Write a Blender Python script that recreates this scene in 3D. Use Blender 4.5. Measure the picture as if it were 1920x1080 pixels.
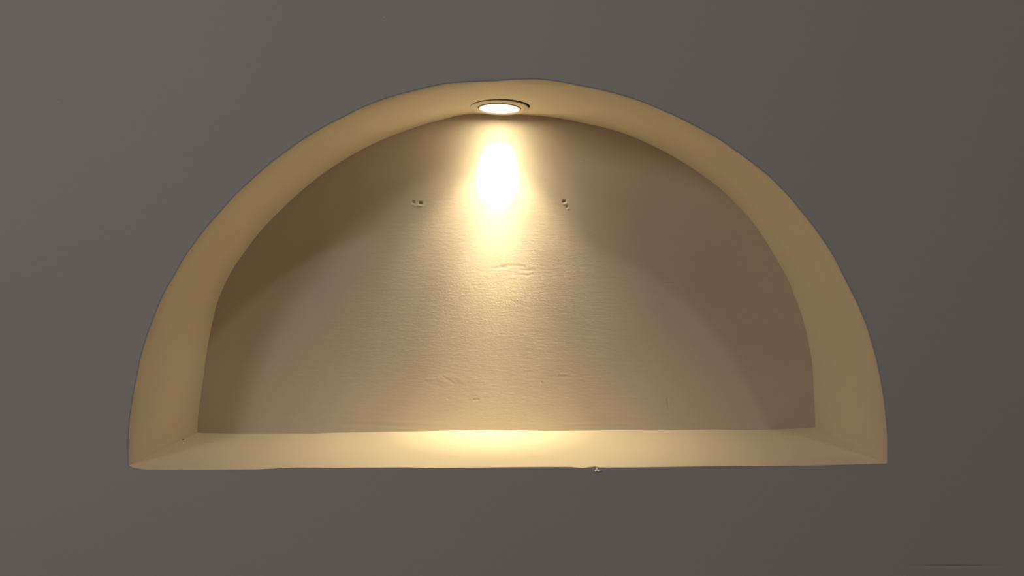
import bpy, bmesh, math
import numpy as np
from mathutils import Vector, Matrix

S = bpy.context.scene
C = S.collection
for o in list(bpy.data.objects):
    bpy.data.objects.remove(o)

# ------------------------------------------------------------------ camera, world, room lights, exposure
F = 1300.0            # focal length in pixels of a 1920 wide frame
D = 0.91              # camera distance from the wall face
DEP = 0.2045          # niche depth
VX, VY = 939.0, 494.0  # where the optical axis meets the frame
ZC = 1.35             # camera height above the floor
CEIL = 5.08


def px(x, y, depth=0.0):
    """photo pixel -> (X, Z) on the plane Y = depth"""
    k = (D + depth) / F
    return (x - VX) * k, ZC + (VY - y) * k


cam = bpy.data.cameras.new('camera')
camo = bpy.data.objects.new('camera', cam)
C.objects.link(camo)
camo.location = (0, -D, ZC)
camo.rotation_euler = (math.pi / 2, 0, 0)
cam.sensor_width = 36
cam.lens = F / 1920 * 36
cam.shift_x = (960 - VX) / 1920
cam.shift_y = -(540 - VY) / 1920
cam.clip_start = 0.01
S.camera = camo

w = bpy.data.worlds.new('world')
S.world = w
w.use_nodes = True
w.node_tree.nodes['Background'].inputs[0].default_value = (1.0, 0.93, 0.92, 1)
w.node_tree.nodes['Background'].inputs[1].default_value = 0.035

S.view_settings.view_transform = 'Standard'
S.view_settings.look = 'None'
S.view_settings.gamma = 1
S.view_settings.use_curve_mapping = False
S.view_settings.exposure = 0.0


def area(name, loc, target, power, col, sx, sy=None, shape='DISK', spread=math.pi):
    l = bpy.data.lights.new(name, 'AREA')
    l.shape = shape
    l.size = sx
    if sy:
        l.size_y = sy
    l.energy = power
    l.color = col
    l.spread = spread
    o = bpy.data.objects.new(name, l)
    o.location = loc
    d = Vector(target) - Vector(loc)
    o.rotation_euler = d.to_track_quat('-Z', 'Y').to_euler()
    C.objects.link(o)
    return o


# lamp under the high ceiling, far out in the room and to the right: its light enters the niche slantwise
area('room_ceiling_light', (1.37, -4.0, CEIL - 0.10), (1.37, -4.0, 0), 26.0, (1.0, 0.86, 0.79), 0.36)
# daylight from a window on the left side of the room
area('window_daylight', (-1.16, -2.25, 2.30), (-0.7, 0.0, 0.75), 8.0, (1.0, 0.95, 0.89), 0.45, 0.5, 'RECTANGLE')

# ------------------------------------------------------------------ helpers


def mesh_obj(name, verts, faces, mat, parent=None, smooth=True):
    me = bpy.data.meshes.new(name)
    me.from_pydata([tuple(v) for v in verts], [], faces)
    me.materials.append(mat)
    bm = bmesh.new()
    bm.from_mesh(me)
    bmesh.ops.remove_doubles(bm, verts=bm.verts, dist=1e-6)
    bmesh.ops.recalc_face_normals(bm, faces=bm.faces)
    bm.to_mesh(me)
    bm.free()
    if smooth:
        for p in me.polygons:
            p.use_smooth = True
    o = bpy.data.objects.new(name, me)
    C.objects.link(o)
    if parent:
        o.parent = parent
    return o


def tag(o, label=None, cat=None, group=None, kind=None):
    for k, v in (('label', label), ('category', cat), ('group', group), ('kind', kind)):
        if v:
            o[k] = v
    return o


def smooth1(a, n):
    for _ in range(n):
        b = a.copy()
        b[1:-1] = (a[:-2] + 2 * a[1:-1] + a[2:]) / 4
        a = b
    return a


class Nodes:
    def __init__(self, name):
        self.m = bpy.data.materials.new(name)
        self.m.use_nodes = True
        self.t = self.m.node_tree
        self.b = self.t.nodes['Principled BSDF']

    def n(self, kind, **kw):
        nd = self.t.nodes.new(kind)
        for k, v in kw.items():
            setattr(nd, k, v)
        return nd

    def l(self, a, b):
        self.t.links.new(a, b)

    def math(self, op, a, b=None, clamp=False):
        nd = self.n('ShaderNodeMath', operation=op)
        nd.use_clamp = clamp
        for i, v in enumerate((a, b)):
            if v is None:
                continue
            if isinstance(v, (int, float)):
                nd.inputs[i].default_value = v
            else:
                self.l(v, nd.inputs[i])
        return nd.outputs[0]

    def noise(self, scale, stretch=(1, 1, 1), detail=3, rough=0.5, off=(0, 0, 0)):
        tc = self.n('ShaderNodeTexCoord')
        mp = self.n('ShaderNodeMapping')
        mp.inputs['Scale'].default_value = stretch
        mp.inputs['Location'].default_value = off
        self.l(tc.outputs['Object'], mp.inputs['Vector'])
        nz = self.n('ShaderNodeTexNoise')
        nz.inputs['Scale'].default_value = scale
        nz.inputs['Detail'].default_value = detail
        nz.inputs['Roughness'].default_value = rough
        self.l(mp.outputs[0], nz.inputs['Vector'])
        return nz.outputs['Fac']

    def blob(self, cx, cz, rx, rz, power=1.0):
        """soft elliptical mask on an upright surface, object space"""
        tc = self.n('ShaderNodeTexCoord')
        sp = self.n('ShaderNodeSeparateXYZ')
        self.l(tc.outputs['Object'], sp.inputs[0])
        dx = self.math('DIVIDE', self.math('SUBTRACT', sp.outputs[0], cx), rx)
        dz = self.math('DIVIDE', self.math('SUBTRACT', sp.outputs[2], cz), rz)
        r2 = self.math('ADD', self.math('MULTIPLY', dx, dx), self.math('MULTIPLY', dz, dz))
        e = self.math('POWER', 2.718, self.math('MULTIPLY', r2, -1.0))
        return self.math('MULTIPLY', e, power)

    def bump(self, h, strength=1.0, dist=0.001, normal=None):
        bp = self.n('ShaderNodeBump')
        bp.inputs['Strength'].default_value = strength
        bp.inputs['Distance'].default_value = dist
        self.l(h, bp.inputs['Height'])
        if normal is not None:
            self.l(normal, bp.inputs['Normal'])
        return bp.outputs[0]

    def base(self, col, rough=0.8, spec=0.2):
        self.b.inputs['Base Color'].default_value = (*col, 1)
        self.b.inputs['Roughness'].default_value = rough
        self.b.inputs['Specular IOR Level'].default_value = spec

    def mottle(self, c1, c2, scale, stretch=(1, 1, 1)):
        nz = self.noise(scale, stretch, 4, 0.6)
        r = self.n('ShaderNodeMix', data_type='RGBA')
        r.inputs[6].default_value = (*c1, 1)
        r.inputs[7].default_value = (*c2, 1)
        self.l(nz, r.inputs[0])
        self.l(r.outputs[2], self.b.inputs['Base Color'])


# ------------------------------------------------------------------ materials
# front wall: matt pale lilac-grey emulsion
W = Nodes('wall_paint')
W.base((0.6, 0.58, 0.58), 0.9, 0.15)
W.mottle((0.645, 0.625, 0.605), (0.675, 0.65, 0.645), 3.0)
cx1, cz1 = px(1788, 1061)
scr = W.blob(cx1, cz1, 52 * 0.0007, 1.6 * 0.0007, 1.0)
h = W.math('ADD', W.noise(120, (1, 1, 1.3), 4, 0.6), W.math('MULTIPLY', W.noise(14, (1, 1, 1.6), 2), 1.5))
h = W.math('SUBTRACT', h, W.math('MULTIPLY', scr, 5.0))
W.l(W.bump(h, 0.6, 0.0004), W.b.inputs['Normal'])
M_WALL = W.m

# niche back: brushed plaster, horizontal strokes and rough patches
P = Nodes('brushed_plaster')
P.base((0.62, 0.56, 0.49), 0.75, 0.25)
P.mottle((0.625, 0.56, 0.48), (0.655, 0.59, 0.51), 5.0)
kb = (D + DEP) / F
strokes = P.noise(95, (1, 1, 7), 4, 0.62)
strokes2 = P.noise(34, (1, 1, 6), 2, 0.5, (3, 0, 1))
grit = P.noise(330, (1, 1, 1.35), 3, 0.7)
lumps = P.noise(120, (1, 1, 2.6), 4, 0.65, (5, 0, 2))
rough_mask = None
for (bx, by, rx, ry, pw) in ((1080, 480, 38, 60, 1.0), (965, 565, 45, 16, 1.3), (850, 545, 55, 45, 0.8),
                             (880, 620, 90, 35, 0.55), (1020, 530, 90, 60, 0.5), (800, 400, 18, 55, 0.4),
                             (940, 570, 190, 130, 0.22)):
    bxm, bzm = px(bx, by, DEP)
    b = P.blob(bxm, bzm, rx * kb, ry * kb, pw)
    rough_mask = b if rough_mask is None else P.math('ADD', rough_mask, b)
cxm, czm = px(940, 600, DEP)
stroke_mask = P.math('ADD', P.blob(cxm, czm, 420 * kb, 230 * kb, 1.0), 0.15)
h = P.math('ADD', P.math('MULTIPLY', strokes, 0.5), P.math('MULTIPLY', strokes2, 0.4))
h = P.math('ADD', h, P.math('MULTIPLY', lumps, 0.6))
h = P.math('MULTIPLY', h, stroke_mask)
h = P.math('ADD', h, P.math('MULTIPLY', P.math('MULTIPLY', grit, rough_mask), 1.1))
P.l(P.bump(h, 1.0, 0.00046), P.b.inputs['Normal'])
M_BACK = P.m

# soffit, jambs and sill: smooth cream plaster
R = Nodes('cream_plaster')
R.base((0.84, 0.77, 0.65), 0.7, 0.25)
R.mottle((0.865, 0.785, 0.64), (0.885, 0.805, 0.66), 6.0)
h = R.math('ADD', R.noise(60, (1, 1, 1), 3, 0.5), R.math('MULTIPLY', R.noise(300, (1, 1, 1), 2, 0.5), 0.15))
R.l(R.bump(h, 0.35, 0.0004), R.b.inputs['Normal'])
M_CREAM = R.m

T = Nodes('trim_paint')
T.base((0.86, 0.80, 0.68), 0.45, 0.4)
T.mottle((0.90, 0.83, 0.69), (0.92, 0.85, 0.71), 40)
M_TRIM = T.m

K = Nodes('dark_cavity')
K.base((0.03, 0.018, 0.012), 0.9, 0.1)
K.mottle((0.025, 0.015, 0.01), (0.04, 0.025, 0.016), 40)
M_DARK = K.m

A = Nodes('brass_seam')
A.base((0.22, 0.15, 0.07), 0.5, 0.4)
A.mottle((0.20, 0.13, 0.06), (0.26, 0.18, 0.09), 60)
M_SEAM = A.m

L = Nodes('glowing_lens')
L.base((0.9, 0.88, 0.8), 0.3, 0.5)
L.b.inputs['Emission Color'].default_value = (1.0, 0.93, 0.78, 1)
L.b.inputs['Emission Strength'].default_value = 1.6
L.l(L.bump(L.noise(500, (1, 1, 1), 1), 0.2, 0.0005), L.b.inputs['Normal'])
M_LENS = L.m

H = Nodes('lens_rib')
H.base((0.75, 0.72, 0.68), 0.35, 0.5)
H.b.inputs['Emission Color'].default_value = (1.0, 0.93, 0.86, 1)
H.b.inputs['Emission Strength'].default_value = 0.35
H.l(H.bump(H.noise(500, (1, 1, 1), 1), 0.1, 0.0005), H.b.inputs['Normal'])
M_RIB = H.m

G = Nodes('white_filler')
G.base((0.9, 0.9, 0.95), 0.5, 0.5)
G.mottle((0.85, 0.86, 0.92), (0.95, 0.95, 0.99), 300)
M_WHITE = G.m

Q = Nodes('floor_tiles')
Q.base((0.25, 0.21, 0.18), 0.5, 0.4)
Q.mottle((0.22, 0.18, 0.15), (0.30, 0.25, 0.22), 5)
M_FLOOR = Q.m

# ------------------------------------------------------------------ outlines measured on the photograph
OUT_ARCH = [(242.5, 868), (242.3, 850), (242, 833), (244, 793), (249, 755), (255.5, 720), (259.7, 700), (264, 675), (270, 653), (278, 627),
            (287.5, 602), (296.7, 578), (303, 562), (315, 538), (326.7, 520), (340, 495), (350, 478), (361.7, 463),
            (371.7, 448), (383, 433), (403, 410), (416.7, 395), (431.7, 377.5), (448, 360), (470, 341), (480, 331),
            (497, 316.7), (513, 303), (535, 287), (558, 270), (583, 254), (605, 241), (627, 229), (645, 220.5),
            (660, 212.5), (680, 203), (702, 194), (732, 183.5), (760, 176), (793, 167.5), (815, 162.5), (837, 157.8),
            (860, 156), (893, 154.5), (927, 153), (977, 150.2), (1010, 150), (1030, 152), (1057, 156), (1090, 162.5),
            (1115, 167.5), (1140, 173), (1170, 181.5), (1200, 191), (1227, 202), (1253, 213), (1277, 224), (1302, 237),
            (1327, 250), (1352, 265), (1373, 280), (1397, 297), (1422, 316), (1442, 332), (1462, 352), (1481, 372),
            (1501, 397), (1519, 418), (1534, 439), (1548, 459), (1563, 483), (1580, 518), (1593, 543), (1605, 567),
            (1616, 592), (1626, 618), (1630, 633), (1640, 667), (1648, 703), (1655, 742), (1659, 778), (1662.3, 815),
            (1662.5, 840), (1662.5, 860)]
OUT_SILL = [(242.5, 872), (247, 875), (254, 876.9), (267, 879), (274, 880.3), (330, 880.7), (380, 880.5), (480, 879.5), (513, 878), (555, 876.3),
            (597, 876.3), (630, 876.8), (663, 876.3), (700, 876.3), (767, 875.8), (800, 877), (900, 876.2),
            (967, 875.3), (1020, 875), (1070, 875), (1083, 876.3), (1093, 877.2), (1103, 875.6), (1117, 874),
            (1123, 875.8), (1160, 876), (1197, 875.8), (1220, 875.3), (1340, 873.6), (1411, 873.2), (1526, 872),
            (1630, 869.6), (1650, 868.8), (1662.5, 868)]
IN_ARCH = [(370.2, 806), (371.7, 780), (376.7, 742), (382.5, 700), (386.7, 666.7), (393, 628), (400.5, 593), (407.5, 565), (418, 540), (428, 519),
           (437, 503), (456.7, 475), (481.7, 441), (506.7, 413), (523, 397), (541.7, 379), (563, 360), (588, 339),
           (597, 332), (630, 309), (660, 290.5), (693, 273), (726.7, 258), (760, 245.5), (795, 233.5), (826.7, 225),
           (860, 216.5), (893, 213), (935, 213), (973, 215), (1031.7, 219.5), (1056.7, 223), (1090, 230), (1123, 237),
           (1157, 246), (1191, 258.5), (1225, 274), (1258, 291), (1293, 312), (1325, 334), (1355, 357), (1380, 382),
           (1400, 402), (1416.7, 423), (1433, 447), (1450, 475), (1463, 497), (1476.7, 522), (1490, 555), (1501.7, 586),
           (1511.7, 622), (1517.5, 650), (1521.7, 672), (1524, 700), (1525.5, 733), (1528, 780), (1528.3, 798)]
IN_SILL = [(370.2, 811), (380, 812), (425, 812.7), (488, 813.2), (547, 812.7), (588, 813), (630, 811.3), (697, 810.4),
           (800, 808.7), (880, 806.8), (917, 806.3), (983, 807.5), (1020, 808.2), (1070, 808), (1162, 806.7),
           (1220, 807.4), (1287, 806.3), (1337, 805.3), (1402, 806.4), (1446, 805.7), (1496, 803.4), (1520, 802),
           (1528.3, 801)]

CX = px(952, 0)[0]              # middle of the niche
ZB = px(0, 872)[1]              # height of the sill


def arch_polar(pts, depth, n, zl, zr):
    """arch outline resampled by angle round the sill centre"""
    p = np.array([px(x, y, depth) for x, y in pts])
    p = np.vstack([[p[0, 0], zl], p, [p[-1, 0], zr]])
    ang = np.arctan2(p[:, 1] - ZB, -(p[:, 0] - CX))      # from left (0) to right (pi)
    rad = np.hypot(p[:, 0] - CX, p[:, 1] - ZB)
    a = np.linspace(ang[0], ang[-1], n)
    t = np.linspace(0, 1, n)
    r = np.interp(a, ang, rad)
    r = smooth1(r, 5)
    return np.stack([CX - r * np.cos(a), ZB + r * np.sin(a)], 1)


def sill_line(pts, depth, n, sm=0):
    p = np.array([px(x, y, depth) for x, y in pts])
    t = np.linspace(0, 1, n)
    xs = p[0, 0] + (p[-1, 0] - p[0, 0]) * t
    zs = np.interp(xs, p[:, 0], p[:, 1])
    return np.stack([xs, smooth1(zs, sm)], 1)


NA, NS = 520, 620
so = sill_line(OUT_SILL, 0, NS)
si = sill_line(IN_SILL, DEP, NS, 4)
ao = arch_polar(OUT_ARCH, 0, NA, so[0, 1], so[-1, 1])
ai = arch_polar(IN_ARCH, DEP, NA, si[0, 1], si[-1, 1])
ao[0], ao[-1] = so[0], so[-1]
ai[0], ai[-1] = si[0], si[-1]

rng = np.random.default_rng(7)


def loft(front, back, rows=28, wob=0.0004):
    """plaster band from the front arris to the back panel; its front edge is rounded over"""
    n = len(front)
    tang = np.gradient(front, axis=0)
    nrm = np.stack([-tang[:, 1], tang[:, 0]], 1)
    nrm /= np.linalg.norm(nrm, axis=1)[:, None] + 1e-12
    mid = np.array([CX, ZB + 0.2])
    sgn = np.sign(((front - mid) * nrm).sum(1))[:, None]
    nrm *= sgn                                        # out of the niche
    s2 = math.sqrt(0.5)
    nrm[0], nrm[-1] = (-s2, -s2), (s2, -s2)
    verts, faces = [], []
    rr = 0.0008
    lay = []
    for k in range(4):                                # rounded arris
        a = k / 3 * math.pi / 2
        lay.append((rr * (1 - math.sin(a)), rr * (1 - math.cos(a))))
    soft = np.stack([smooth1(front[:, 0], 400), smooth1(front[:, 1], 400)], 1)
    soft[0], soft[-1] = front[0], front[-1]
    low = smooth1(np.cumsum(rng.normal(0, 1, n)) * 0.02, 60)
    low = (low - np.linspace(low[0], low[-1], n))
    low = low / (abs(low).max() + 1e-9)
    for (off, y) in lay:
        P2 = front + nrm * off
        for p in P2:
            verts.append((p[0], y, p[1]))
    for k in range(1, rows + 1):
        t = k / rows
        y = rr + (DEP + 0.002 - rr) * t
        e = math.exp(-((y - rr) / 0.006))
        P2 = (front * e + soft * (1 - e)) * (1 - t) + back * t
        P2 = P2 + nrm * (low * math.sin(math.pi * t) * wob)[:, None]
        for p in P2:
            verts.append((p[0], y, p[1]))
    R_ = len(lay) + rows
    for r in range(R_ - 1):
        for i in range(n - 1):
            a = r * n + i
            faces.append((a, a + 1, a + n + 1, a + n))
    return verts, faces, front + nrm * rr


# ------------------------------------------------------------------ the niche
niche = bpy.data.objects.new('arched_niche', None)
C.objects.link(niche)
niche.location = (CX, 0, ZB)
niche.empty_display_size = 0.1
tag(niche, 'half-round cream plaster niche let into the grey wall, lit from its top', 'wall niche')


def under(o, par):
    o.parent = par
    o.matrix_parent_inverse = par.matrix_world.inverted()


bpy.context.view_layer.update()

va, fa, arch_edge = loft(ao, ai)
soffit = mesh_obj('arch_soffit', va, fa, M_CREAM)
under(soffit, niche)
vs, fs, sill_edge = loft(so, si, wob=0.0003)
sill = mesh_obj('sill', vs, fs, M_CREAM)
under(sill, niche)

# cut the lamp hole through the crown of the soffit
LDEP = 0.1485
kl = (D + LDEP) / F
LXm = (936.5 - VX) * kl
LZ = ZC + (VY - 202.5) * kl                    # height of the trim plane
HOLE_R = 0.0452
hx, hy = LXm + 0.0011, LDEP - 0.0044
bpy.ops.mesh.primitive_cylinder_add(vertices=96, radius=HOLE_R, depth=0.08, location=(hx, hy, LZ + 0.01))
cut = bpy.context.object
md = soffit.modifiers.new('hole', 'BOOLEAN')
md.operation = 'DIFFERENCE'
md.solver = 'EXACT'
md.object = cut
dg = bpy.context.evaluated_depsgraph_get()
newme = bpy.data.meshes.new_from_object(soffit.evaluated_get(dg))
# an open surface comes out of the cutter with the cylinder wall still in it: keep only soffit faces
bm = bmesh.new()
bm.from_mesh(newme)
kill = []
for f in bm.faces:
    c = f.calc_center_median()
    f.normal_update()
    rc = math.hypot(c.x - hx, c.y - hy)
    if rc < HOLE_R * 1.002 and LZ - 0.04 < c.z < LZ + 0.06 and (rc < HOLE_R * 0.97 or abs(f.normal.z) < 0.5):
        kill.append(f)
bmesh.ops.delete(bm, geom=kill, context='FACES')
bm.to_mesh(newme)
bm.free()
soffit.modifiers.clear()
soffit.data = newme
newme.name = 'arch_soffit'
bpy.data.objects.remove(cut)

# back panel: fine grid with the dents, ridges and screw holes of the photo
STEP = 0.001
x0, x1 = ai[:, 0].min() - 0.004, ai[:, 0].max() + 0.004
z0, z1 = si[:, 1].min() - 0.004, ai[:, 1].max() + 0.004
xs = np.arange(x0, x1, STEP)
zs = np.arange(z0, z1, STEP)
X, Z = np.meshgrid(xs, zs)


def fnoise(sx, sz, seed):
    """band-limited value noise on the grid, sx and sz in metres"""
    g = np.random.default_rng(seed)
    gx, gz = int((x1 - x0) / sx) + 4, int((z1 - z0) / sz) + 4
    a = g.normal(0, 1, (gz, gx))
    u, v = (X - x0) / sx, (Z - z0) / sz
    i, j = np.floor(u).astype(int), np.floor(v).astype(int)
    fu, fv = u - i, v - j
    fu, fv = fu * fu * (3 - 2 * fu), fv * fv * (3 - 2 * fv)
    return ((a[j, i] * (1 - fu) + a[j, i + 1] * fu) * (1 - fv) + (a[j + 1, i] * (1 - fu) + a[j + 1, i + 1] * fu) * fv)


HGT = fnoise(0.12, 0.10, 1) * 0.00035 + fnoise(0.045, 0.03, 2) * 0.00010
HGT += fnoise(0.022, 0.006, 3) * 0.00002


def spot(x, y, rx, ry, dep, pw=2):
    global HGT
    cx, cz = px(x, y, DEP)
    q = np.abs((X - cx) / (rx * kb)) ** pw + np.abs((Z - cz) / (ry * kb)) ** pw
    HGT = HGT + dep * np.exp(-q)


def ridge(pts, wpx, dep):
    """height along a pixel polyline (negative = scratch into the wall)"""
    global HGT
    best = np.full(X.shape, 1e9)
    for (a, b) in zip(pts[:-1], pts[1:]):
        ax, az = px(*a, DEP)
        bx, bz = px(*b, DEP)
        dx, dz = bx - ax, bz - az
        t = np.clip(((X - ax) * dx + (Z - az) * dz) / (dx * dx + dz * dz), 0, 1)
        dd = (X - ax - t * dx) ** 2 + (Z - az - t * dz) ** 2
        best = np.minimum(best, dd)
    HGT = HGT + dep * np.exp(-best / (wpx * kb) ** 2)


# heights are towards the room; holes negative
spot(788.5, 380.5, 3.0, 2.4, -0.006, 4)      # plugged screw holes on the left
spot(775, 379, 2.2, 2.6, -0.0022, 4)
spot(788.5, 386, 4, 1.6, 0.0012)
spot(776, 384.5, 3, 1.4, 0.0006)
spot(781, 386, 9, 3.0, 0.0003)
spot(1058, 377.5, 3.0, 2.2, -0.006, 4)       # and on the right
spot(1063.5, 388, 1.8, 2.0, -0.0020, 4)
spot(1059, 383, 3.5, 1.5, 0.0010)
spot(1064.5, 392, 2, 1.3, 0.0008)
spot(1050, 386, 9, 3.5, -0.0002)
spot(978, 346, 1.4, 1.4, -0.0008)
spot(1098, 300, 2.2, 1.8, -0.0006)
ridge([(930, 503), (945, 499), (968, 498), (982, 500)], 2.6, -0.00028)
ridge([(941, 502), (947, 502)], 2.2, -0.0005)
ridge([(975, 506), (985, 507), (999, 507)], 2.0, -0.00022)
ridge([(978, 515), (990, 516.5), (998, 514)], 2.2, -0.00025)
ridge([(955, 563), (970, 568), (985, 573)], 4.0, -0.0002)
ridge([(875, 527), (883, 531), (890, 545)], 2.5, -0.00012)
ridge([(832, 707), (842, 713), (852, 720)], 2.0, -0.0002)
ridge([(832, 703), (842, 709), (853, 716)], 2.2, 0.00012)
ridge([(798, 716), (808, 720), (826, 724)], 2.6, -0.00016)
ridge([(800, 711), (820, 712), (835, 716)], 2.6, 0.00018)
ridge([(822, 709), (845, 705), (870, 716)], 4.0, 0.00018)
ridge([(1050, 702), (1062, 702)], 2.0, 0.00035)
ridge([(1052, 706), (1064, 706)], 1.8, -0.0002)
ridge([(888, 749.5), (897, 749)], 1.4, -0.00055)
spot(840, 747.5, 2, 1.5, -0.0005)
spot(1015, 717, 1.5, 1.5, -0.0004)
ridge([(1251.5, 747), (1252.5, 755), (1253.5, 764)], 1.5, -0.0009)
spot(1258.5, 684, 1.6, 2.2, -0.0007)
spot(1281, 584, 1.6, 1.8, 0.0004)
ridge([(700, 790), (760, 792), (840, 796)], 3.5, 0.0002)
ridge([(640, 796), (700, 797), (760, 800)], 3.0, -0.0002)
ridge([(1060, 797), (1120, 794), (1180, 795)], 3.0, 0.0002)
ridge([(1213, 806), (1222, 806)], 1.5, -0.0006)
ridge([(1018, 228), (1030, 236), (1042, 250)], 4.0, 0.00030)   # trowel mark by the lamp
ridge([(1000, 236), (1012, 240), (1028, 258)], 3.5, -0.00025)

inside = np.zeros(X.shape, bool)
loop = np.vstack([ai, si[::-1][1:-1]])
lx, lz = loop[:, 0], loop[:, 1]
ctr = np.array([CX, ZB + 0.15])
grow = 1.008
poly = (loop - ctr) * grow + ctr
for i in range(len(poly)):
    ax, az = poly[i]
    bx, bz = poly[(i + 1) % len(poly)]
    if az == bz:
        continue
    m_ = ((az > Z) != (bz > Z)) & (X < (bx - ax) * (Z - az) / (bz - az) + ax)
    inside ^= m_
idx = -np.ones(X.shape, int)
idx[inside] = np.arange(inside.sum())
V = np.stack([X[inside], DEP - HGT[inside], Z[inside]], 1)
q = inside[:-1, :-1] & inside[1:, :-1] & inside[:-1, 1:] & inside[1:, 1:]
Fq = np.stack([idx[:-1, :-1][q], idx[:-1, 1:][q], idx[1:, 1:][q], idx[1:, :-1][q]], 1)
me = bpy.data.meshes.new('back_panel')
me.vertices.add(len(V))
me.vertices.foreach_set('co', V.ravel())
me.loops.add(Fq.size)
me.loops.foreach_set('vertex_index', Fq.ravel())
me.polygons.add(len(Fq))
me.polygons.foreach_set('loop_start', np.arange(0, Fq.size, 4))
me.polygons.foreach_set('use_smooth', np.ones(len(Fq), bool))
me.update()
me.validate()
me.materials.append(M_BACK)
back = bpy.data.objects.new('back_panel', me)
C.objects.link(back)
under(back, niche)
back['label'] = 'rough brushed plaster back with two pairs of screw holes'

# ------------------------------------------------------------------ front wall with the half-round opening
edge = np.vstack([arch_edge, sill_edge[::-1][1:-1]])
n = len(edge)
ctr = np.array([CX, ZB + 0.2])
dirs = edge - ctr
ln = np.linalg.norm(dirs, axis=1)[:, None]
dirs = dirs / ln
XL, XR, ZL, ZH = -2.4, 2.4, 0.0, CEIL
rings = []
# narrow groove added where paints meet to darken the outline, then the flat face
for off, y in ((0.0, 0.0), (0.0003, 0.0008), (0.0008, 0.0008), (0.0012, 0.0), (0.01, 0.0), (0.05, 0.0)):
    P2 = edge + dirs * off
    rings.append([(p[0], y, p[1]) for p in P2])
# out to the rectangle of the wall
rect = []
for p, d in zip(edge, dirs):
    ts = []
    if d[0] > 1e-9: ts.append((XR - p[0]) / d[0])
    if d[0] < -1e-9: ts.append((XL - p[0]) / d[0])
    if d[1] > 1e-9: ts.append((ZH - p[1]) / d[1])
    if d[1] < -1e-9: ts.append((ZL - p[1]) / d[1])
    t = min(ts)
    rect.append((p[0] + d[0] * t, p[1] + d[1] * t))
corners = [(XL, ZL), (XL, ZH), (XR, ZH), (XR, ZL)]
for c in corners:        # snap the nearest point to each corner
    k = int(np.argmin([(r[0] - c[0]) ** 2 + (r[1] - c[1]) ** 2 for r in rect]))
    rect[k] = c
rings.append([(r[0], 0.0, r[1]) for r in rect])
rings.append([(r[0], 0.32, r[1]) for r in rect])
vw = [v for r in rings for v in r]
fw = []
for r in range(len(rings) - 1):
    for i in range(n):
        j = (i + 1) % n
        fw.append((r * n + i, r * n + j, (r + 1) * n + j, (r + 1) * n + i))
fw.append(tuple(range((len(rings) - 1) * n, len(rings) * n)))
wall = mesh_obj('wall_back', vw, fw, M_WALL, smooth=False)
tag(wall, 'matt grey painted wall around the half-round niche', 'wall', kind='structure')


def slab(name, lo, hi, mat, label, cat):
    x0_, y0_, z0_ = lo
    x1_, y1_, z1_ = hi
    vv = [(x, y, z) for x in (x0_, x1_) for y in (y0_, y1_) for z in (z0_, z1_)]
    ff = [(0, 1, 3, 2), (4, 6, 7, 5), (0, 4, 5, 1), (2, 3, 7, 6), (0, 2, 6, 4), (1, 5, 7, 3)]
    return tag(mesh_obj(name, vv, ff, mat, smooth=False), label, cat, kind='structure')


slab('floor', (XL, -5.0, -0.1), (XR, 0.32, 0.0), M_FLOOR, 'dull brown floor at the foot of the wall', 'floor')
slab('ceiling', (XL, -5.0, CEIL), (XR, 0.32, CEIL + 0.1), M_WALL, 'pale flat ceiling above the wall', 'ceiling')

# ------------------------------------------------------------------ recessed downlight
lamp = bpy.data.objects.new('recessed_downlight', None)
C.objects.link(lamp)
lamp.location = (LXm, LDEP, LZ)
lamp.empty_display_size = 0.03
tag(lamp, 'small round recessed spotlight glowing in the top of the niche', 'downlight')


def lathe(name, prof, mat, seg=128, parent=lamp, closed=False):
    vv, ff = [], []
    m = len(prof)
    for s in range(seg):
        a = 2 * math.pi * s / seg
        for (r, z) in prof:
            vv.append((r * math.cos(a), r * math.sin(a), z))
    for s in range(seg):
        t = (s + 1) % seg
        for k in range(m - 1 if not closed else m):
            k2 = (k + 1) % m
            ff.append((s * m + k, t * m + k, t * m + k2, s * m + k2))
    return mesh_obj(name, vv, ff, mat, parent)


TR, LR = 0.0443, 0.0300
trim = lathe('trim_ring', [(TR, 0.0012), (TR + 0.0001, 0.0002), (TR - 0.0002, -0.0001), (TR - 0.0006, -0.0003),
                           (TR - 0.006, -0.0006), (0.038, -0.0008), (0.0345, -0.0010), (0.0336, -0.0009),
                           (0.0331, 0.0), (0.0331, 0.004), (0.036, 0.004), (TR - 0.001, 0.0018)], M_TRIM, closed=True)
seam = lathe('seam', [(0.03315, -0.0006), (0.0328, -0.0003), (0.0323, -0.0006), (0.0323, 0.003), (0.03315, 0.003)],
             M_SEAM, closed=True, parent=trim)
bezel = lathe('bezel', [(0.0322, 0.002), (0.0323, -0.0014), (0.0319, -0.0021), (0.0312, -0.0024), (0.0306, -0.0021),
                        (0.0302, 0.002)], M_TRIM, closed=True)
lens = lathe('lens', [(0.0001, -0.0036), (0.006, -0.0035), (0.012, -0.0031), (0.018, -0.0025), (0.025, -0.0014),
                      (0.0305, -0.0006)], M_LENS)
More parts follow.
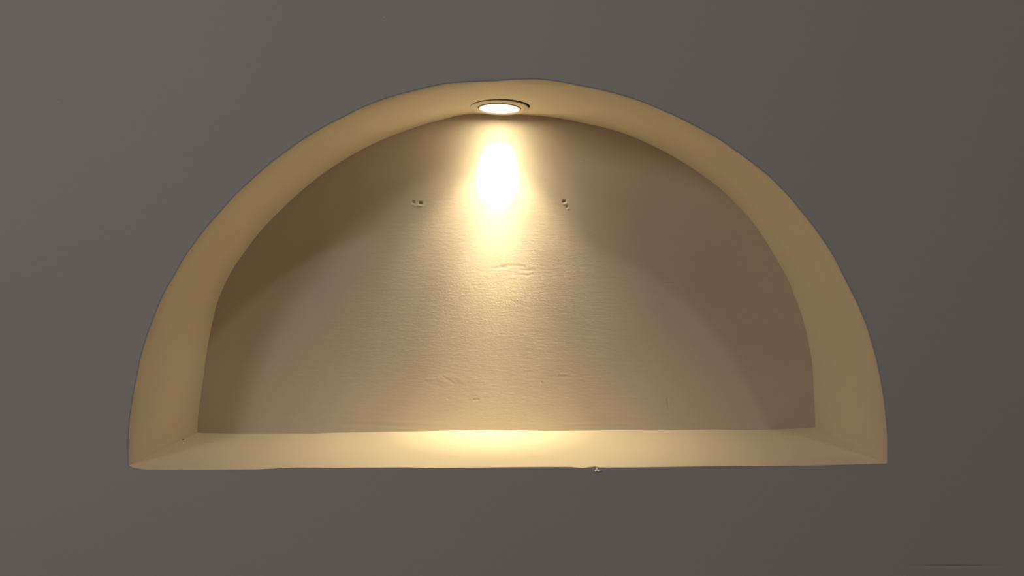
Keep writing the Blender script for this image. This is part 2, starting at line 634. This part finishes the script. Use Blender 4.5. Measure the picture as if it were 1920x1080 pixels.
# moulded ribs across the glass
rv, rf = [], []
for (yy, xa, xb) in ((0.004, -0.024, -0.003), (0.0035, 0.002, 0.021), (0.012, -0.022, -0.014)):
    k0 = len(rv)
    N = 16
    for i in range(N + 1):
        x = xa + (xb - xa) * i / N
        yb = yy - 0.002 * math.sin(math.pi * i / N)
        r = math.hypot(x, yb)
        z = -0.0036 + 0.0033 * (r / 0.0281) ** 2 - 0.0002
        wd = 0.0011 * math.sin(math.pi * (i + 0.3) / (N + 0.6))
        rv += [(x, yb - wd, z + 0.0003), (x, yb, z - 0.0004), (x, yb + wd, z + 0.0003)]
    for i in range(N):
        a = k0 + 3 * i
        rf += [(a, a + 1, a + 4, a + 3), (a + 1, a + 2, a + 5, a + 4)]
rib = mesh_obj('lens_rib', rv, rf, M_RIB, lens)
can = lathe('housing', [(0.050, 0.0075), (0.050, 0.05), (0.0001, 0.05)], M_DARK)
lamp.rotation_euler = (math.radians(-1.5), math.radians(1.5), 0)

# the lamp's own light: disc of collimated light plus a softer spill
def lamp_light(name, power, size, spread, col, z=-0.0045, rx=0.0, ry=0.0):
    l = bpy.data.lights.new(name, 'AREA')
    l.shape = 'DISK'
    l.size = size
    l.energy = power
    l.color = col
    l.spread = math.radians(spread)
    o = bpy.data.objects.new(name, l)
    C.objects.link(o)
    o.parent = lamp
    o.location = (0, 0, z)
    o.rotation_euler = (math.radians(rx), math.radians(ry), 0)
    return o


WARM = (1.0, 0.80, 0.47)
lamp_light('wall_beam', 0.46, 0.018, 32, (1.0, 0.90, 0.66), rx=40)
lamp_light('inner_beam', 0.14, 0.040, 38, WARM, rx=9)
lamp_light('disc_glow', 0.19, 0.052, 108, WARM, rx=3)
lamp_light('lens_haze', 0.22, 0.052, 180, WARM)


def lamp_spot(name, power, radius, full, blend, col, z, rx=0.0):
    l = bpy.data.lights.new(name, 'SPOT')
    l.energy = power
    l.color = col
    l.shadow_soft_size = radius
    l.spot_size = math.radians(full)
    l.spot_blend = blend
    o = bpy.data.objects.new(name, l)
    C.objects.link(o)
    o.parent = lamp
    o.location = (0, 0, z)
    o.rotation_euler = (math.radians(rx), 0, 0)
    return o


lamp_spot('flood', 5.0, 0.010, 90, 1.0, WARM, -0.0145, rx=3)

# ------------------------------------------------------------------ small marks: speck on the sill, flaked filler on the edge
def lump(name, loc, r, mat, seed, squash=(1, 1, 1)):
    bm = bmesh.new()
    bmesh.ops.create_icosphere(bm, subdivisions=3, radius=1)
    g = np.random.default_rng(seed)
    ks = g.normal(0, 2.2, (5, 3))
    ph = g.uniform(0, 6, 5)
    for v in bm.verts:
        d = 1 + 0.13 * sum(math.sin(ks[i].dot(v.co) + ph[i]) for i in range(5))
        v.co = Vector((v.co.x * squash[0], v.co.y * squash[1], v.co.z * squash[2])) * d * r
    me_ = bpy.data.meshes.new(name)
    bm.to_mesh(me_)
    bm.free()
    me_.materials.append(mat)
    for p in me_.polygons:
        p.use_smooth = True
    o = bpy.data.objects.new(name, me_)
    o.location = loc
    C.objects.link(o)
    return o


sd = D * (386.5 / 331.5) - D
sx = px(344, 825.5, sd)[0]
sz = np.interp(sx, so[:, 0], so[:, 1]) * (1 - sd / DEP) + np.interp(sx, si[:, 0], si[:, 1]) * sd / DEP
crumb = lump('dirt_crumb', (sx, sd, sz + 0.0006), 0.0011, M_DARK, 3, (1.2, 1, 0.8))
tag(crumb, 'tiny dark crumb in the left corner of the niche sill', 'crumb')

# paint flake curling off the lower edge of the opening
fx, fz = px(1119.5, 881)
fv, ff = [], []
NU, NV = 18, 8
prof = [(0.0, -0.0004, 0.0042, 0.0016), (0.25, -0.0013, 0.0024, 0.0008), (0.5, -0.0024, 0.0006, 0.0014),
        (0.7, -0.0036, 0.0000, 0.0042), (0.88, -0.0052, -0.0002, 0.0040), (1.0, -0.0064, 0.0003, 0.0018)]
pa = np.array(prof)
for i in range(NU + 1):
    u = i / NU
    yy, zz, hw = (np.interp(u, pa[:, 0], pa[:, c]) for c in (1, 2, 3))
    for j in range(NV + 1):
        v = j / NV * 2 - 1
        x = v * hw * (1 + 0.18 * math.sin(8 * u + v)) - 0.0006 * (1 - u)
        fv.append((x, yy - 0.0003 * math.sin(3 * v + 5 * u), zz + 0.0007 * v * v * u + 0.0003 * math.sin(5 * v + 3 * u)))
for i in range(NU):
    for j in range(NV):
        a = i * (NV + 1) + j
        ff.append((a, a + 1, a + NV + 2, a + NV + 1))
flake = mesh_obj('paint_flake', fv, ff, M_WHITE)
sm = flake.modifiers.new('thick', 'SOLIDIFY')
sm.thickness = 0.0005
flake.location = (fx, 0, fz)
tag(flake, 'small white paint flake curling off the lower edge of the niche', 'paint flake')
